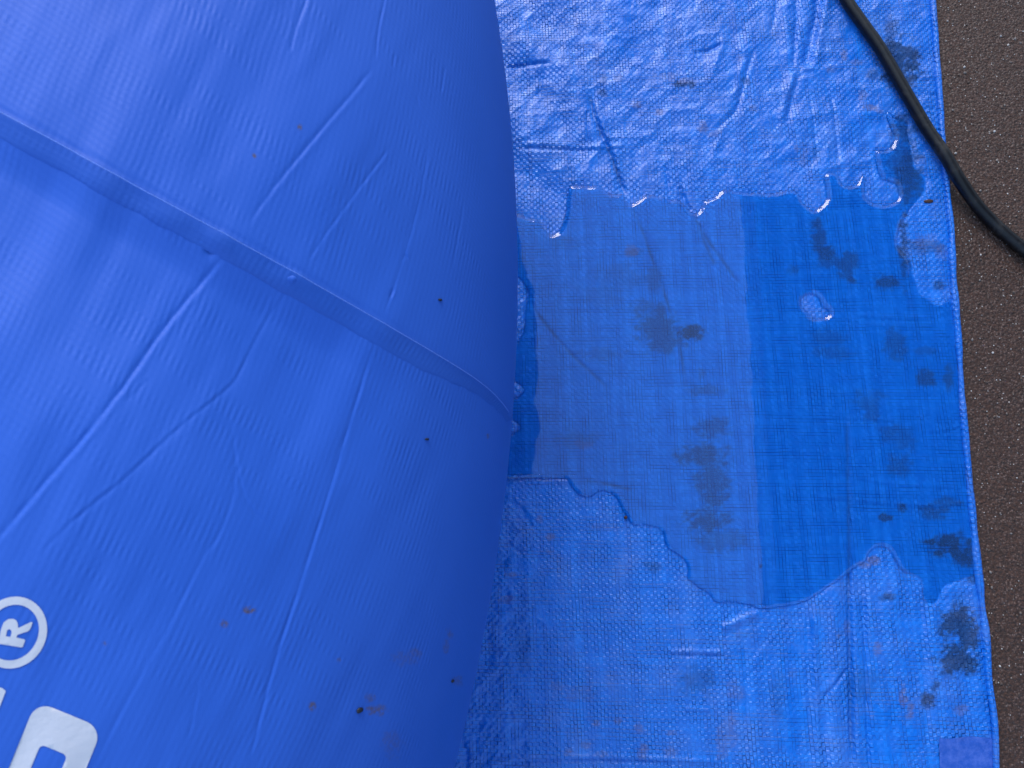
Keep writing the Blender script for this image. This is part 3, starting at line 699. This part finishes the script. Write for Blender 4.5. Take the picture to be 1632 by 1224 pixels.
fl = np.cumsum(np.concatenate([[0], np.linalg.norm(np.diff(sP[4], axis=0), axis=1)]))
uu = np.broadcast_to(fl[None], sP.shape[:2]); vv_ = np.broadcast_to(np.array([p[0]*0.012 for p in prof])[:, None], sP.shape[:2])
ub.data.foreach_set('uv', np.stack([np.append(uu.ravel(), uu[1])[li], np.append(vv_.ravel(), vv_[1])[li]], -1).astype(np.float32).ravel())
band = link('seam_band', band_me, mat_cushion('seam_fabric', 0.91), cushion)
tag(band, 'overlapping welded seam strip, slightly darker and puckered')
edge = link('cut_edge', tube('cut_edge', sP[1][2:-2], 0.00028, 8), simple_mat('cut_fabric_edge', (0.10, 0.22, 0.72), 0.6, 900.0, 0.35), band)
# lettering printed on the cushion
def crop(pts): return [(p[0]/3.778, 900 + p[1]/3.778) for p in pts]
def ring(cx, cy, rx, ry, rot, n=48):
    a = np.linspace(0, 2*np.pi, n, endpoint=False); c, s = math.cos(rot), math.sin(rot)
    return [(cx + rx*math.cos(t)*c - ry*math.sin(t)*s, cy + rx*math.cos(t)*s + ry*math.sin(t)*c) for t in a]
conform('printed_ring', [ring(20.5, 1008, 59, 53, math.radians(-58)), ring(20.5, 1008, 46, 40, math.radians(-58))], 0.00025, M_PRINT, cushion, on_cush, 5.0)
conform('printed_letter', [crop([(-6,476),(60,486),(128,497),(137,495),(152,457),(149,449),(100,438),(104,424),(112,419),(165,402),(178,393),(183,385),(197,350),(190,343),(110,381),(107,350),(97,333),(80,325),(50,327),(22,348),(8,385),(-3,440)]),
    crop([(36,430),(64,434),(71,405),(66,392),(56,387),(44,394)])], 0.00025, M_PRINT, cushion, on_cush, 4.0)
def rot_rect(o, ax, w, h, r, n=6):
    ax = np.array(ax, float)/np.linalg.norm(ax); ay = np.array([-ax[1], ax[0]]); out = []
    for cx, cy, a0 in ((w - r, r, -90), (w - r, h - r, 0), (r, h - r, 90), (r, r, 180)):
        for k in range(n + 1):
            a = math.radians(a0 + 90*k/n); q = np.array(o) + ax*(cx + r*math.cos(a)) + ay*(cy + r*math.sin(a)); out.append((q[0], q[1]))
    return out
conform('printed_letter', [rot_rect((58,1117), (0.925,0.38), 114, 250, 27), rot_rect((65,1186), (0.925,0.38), 46, 120, 8)], 0.00025, M_PRINT, cushion, on_cush, 7.0)
conform('printed_letter', [[(-95,1058),(-30,1083),(5,1097),(9.5,1101),(0,1126),(-14,1160),(-40,1210),(-150,1160)]], 0.00025, M_PRINT, cushion, on_cush, 7.0)

# ------------------------------------------------------------------ cable
CAB = catmull([(1300,-90),(1322,-50),(1349,0),(1373,35),(1402,76),(1425,115),(1448,155),(1478,206),(1504,244),(1530,288),(1557,327),(1590,362),(1630,396),(1690,440),(1760,480),(1850,520)], 8)
CR = 0.0061
cz = CR + 0.002 + (GZ - 0.002 - 0.0005)*smooth(1500, 1585, CAB[:, 0]) + 0.0025*np.exp(-((CAB[:, 0] - 1520)/30)**2)
cw = np.array([unproj(CAB[i, 0], CAB[i, 1], cz[i]) for i in range(len(CAB))])
e0 = cw[0] + (cw[0] - cw[1])/np.linalg.norm(cw[0] - cw[1])*0.9; e1 = cw[-1] + (cw[-1] - cw[-2])/np.linalg.norm(cw[-1] - cw[-2])*1.2
e0[2] = cw[0][2]; e1[2] = cw[-1][2]
cable = link('power_cable', tube('power_cable', np.vstack([e0, cw, e1]), CR, 28), M_RUBBER)
tag(cable, 'thick black rubber cable lying across the tarpaulin edge onto the asphalt', 'cable')

# ------------------------------------------------------------------ debris
def chip(name, P, N, ax, ay, az, rot, mat, label, cat='debris', group=None, seed=0):
    r = np.random.default_rng(seed)
    bm = bmesh.new(); bmesh.ops.create_icosphere(bm, subdivisions=2, radius=1.0)
    for v in bm.verts:
        k_ = 1 + 0.45*(r.random() - 0.5); v.co = Vector((v.co.x*ax*k_, v.co.y*ay*k_, v.co.z*az*(0.7 + 0.6*r.random())))
    me = bpy.data.meshes.new(name); bm.to_mesh(me); bm.free()
    for p in me.polygons: p.use_smooth = True
    o = link(name, me, mat); q = Vector(N).to_track_quat('Z', 'Y').to_matrix().to_4x4() @ Matrix.Rotation(rot, 4, 'Z')
    q.translation = Vector(P) + Vector(N)*az*0.6; o.matrix_world = q
    return tag(o, label, cat, group)
M_SEED = simple_mat('dark_seed', (0.012, 0.012, 0.022), 0.45, 900.0, 0.4)
M_LEAF = simple_mat('brown_leaf', (0.055, 0.022, 0.016), 0.7, 500.0, 0.5, 0.0006)
for k_, (x, y, ax, ay, rot, lab) in enumerate([
    (573, 1132, 0.0013, 0.0019, 0.3, 'largest dark seed stuck to the cushion near the bottom of the picture'),
    (721, 1085, 0.0008, 0.0017, 0.1, 'dark seed on the cushion close to its lower right edge'),
    (701, 478, 0.0006, 0.0015, 0.1, 'tiny dark speck on the cushion above the seam'),
    (680, 700, 0.0006, 0.0013, 0.1, 'tiny dark speck on the cushion below the seam')]):
    P, N = on_cush(np.array([x*1.0]), np.array([y*1.0]))
    chip('seed', P[0], N[0], ax, ay, 0.0006, rot, M_SEED, lab, 'seed', 'seeds on the cushion', 500 + k_)
P, N = on_tarp(np.array([1480.0]), np.array([321.0]))
chip('leaf_fragment', P[0], (0, 0, 1), 0.0046, 0.0019, 0.0009, 0.0, M_LEAF, 'reddish brown leaf fragment on the tarpaulin beside the puddle', 'leaf', None, 520)
P, N = on_tarp(np.array([997.0]), np.array([825.0]))
chip('grit_crumb', P[0] + np.array([0, 0, 0.0012]), (0, 0, 1), 0.0016, 0.0016, 0.0012, 0.0, M_LEAF, 'dark crumb caught on the lower rim of the puddle', 'debris', None, 521)

# loose grit on the asphalt
gr = np.random.default_rng(31)
gv, gf, n = [], [], 0
ico = bmesh.new(); bmesh.ops.create_icosphere(ico, subdivisions=1, radius=1.0)
iv = np.array([v.co[:] for v in ico.verts]); ifc = np.array([[v.index for v in f.verts] for f in ico.faces]); ico.free()
NG = 5200
gyv = gr.uniform(-0.35, 0.75, NG); gxv = edge_x(gyv) + 0.004 + gr.random(NG)**1.2*0.45
sz = 0.00035 + 0.0011*gr.random(NG)**3.5
for i in range(NG):
    k3 = sz[i]*(0.7 + 0.6*gr.random((len(iv), 1)))
    gv.append(iv*k3*np.array([1, 1, 0.7]) + np.array([gxv[i], gyv[i], GZ + sz[i]*0.25])); gf.append(ifc + n); n += len(iv)
def mat_grit():
    t = NT('pale_grit'); g_ = t.n('ShaderNodeNewGeometry').outputs['Random Per Island']
    r = t.n('ShaderNodeValToRGB'); t.put(r.inputs[0], g_)
    e = r.color_ramp.elements; e[0].color = (0.06, 0.036, 0.028, 1); e[1].color = (0.60, 0.56, 0.54, 1)
    e.new(0.55).color = (0.12, 0.08, 0.062, 1); e.new(0.88).color = (0.24, 0.205, 0.19, 1)
    t.bsdf(Base_Color=r.outputs[0], Roughness=0.6); return t.mat
grit = link('grit', mesh_arrays('grit', np.vstack(gv), np.vstack(gf), smooth_=False), mat_grit())
tag(grit, 'fine pale grit scattered over the brown asphalt', kind='stuff')

# ------------------------------------------------------------------ shelter whose straight eave mirrors in the puddle
def box(name, lo, hi, mat, parent):
    bm = bmesh.new(); bmesh.ops.create_cube(bm, size=1.0)
    for v in bm.verts: v.co = Vector([(lo[k] + hi[k])/2 + v.co[k]*(hi[k] - lo[k]) for k in range(3)])
    me = bpy.data.meshes.new(name); bm.to_mesh(me); bm.free(); return link(name, me, mat, parent)
def mirror_x(px, py, zc):
    d = rays(px, py); t0 = -CAM_H/d[2]; return (CAMP + d*t0)[0] + d[0]/-d[2]*zc
EZ = 2.3
ex = mirror_x(1197.0, 620.0, EZ)
M_CANVAS = simple_mat('navy_canvas', (0.06, 0.075, 0.13), 0.8, 60.0, 0.25)
M_POLE = simple_mat('grey_pole', (0.28, 0.29, 0.30), 0.4, 80.0, 0.15)
tent = bpy.data.objects.new('pop_up_shelter', None); tent.location = (ex + 1.5, 0.6, GZ); COL.objects.link(tent)
tag(tent, 'dark pop-up shelter standing beside the tarpaulin, mirrored in the puddle', 'shelter')
W2, L2 = 1.5, 1.75
top = mesh_arrays('roof', [(-W2, -L2, EZ), (W2, -L2, EZ), (W2, L2, EZ), (-W2, L2, EZ), (0, 0, EZ + 0.75)], [(0, 1, 4), (1, 2, 4), (2, 3, 4), (3, 0, 4)], smooth_=False)
link('roof', top, M_CANVAS, tent)
for lo, hi in (((-W2, -L2, EZ - 0.2), (-W2 + 0.004, L2, EZ)), ((W2 - 0.004, -L2, EZ - 0.2), (W2, L2, EZ)), ((-W2 + 0.006, -L2, EZ - 0.2), (W2 - 0.006, -L2 + 0.004, EZ)), ((-W2 + 0.006, L2 - 0.004, EZ - 0.2), (W2 - 0.006, L2, EZ))):
    box('valance', lo, hi, M_CANVAS, tent)
for sx in (-1, 1):
    for sy in (-1, 1):
        cx_, cy_ = sx*(W2 - 0.04), sy*(L2 - 0.04); box('post', (cx_ - 0.018, cy_ - 0.018, 0), (cx_ + 0.018, cy_ + 0.018, EZ + 0.02), M_POLE, tent)
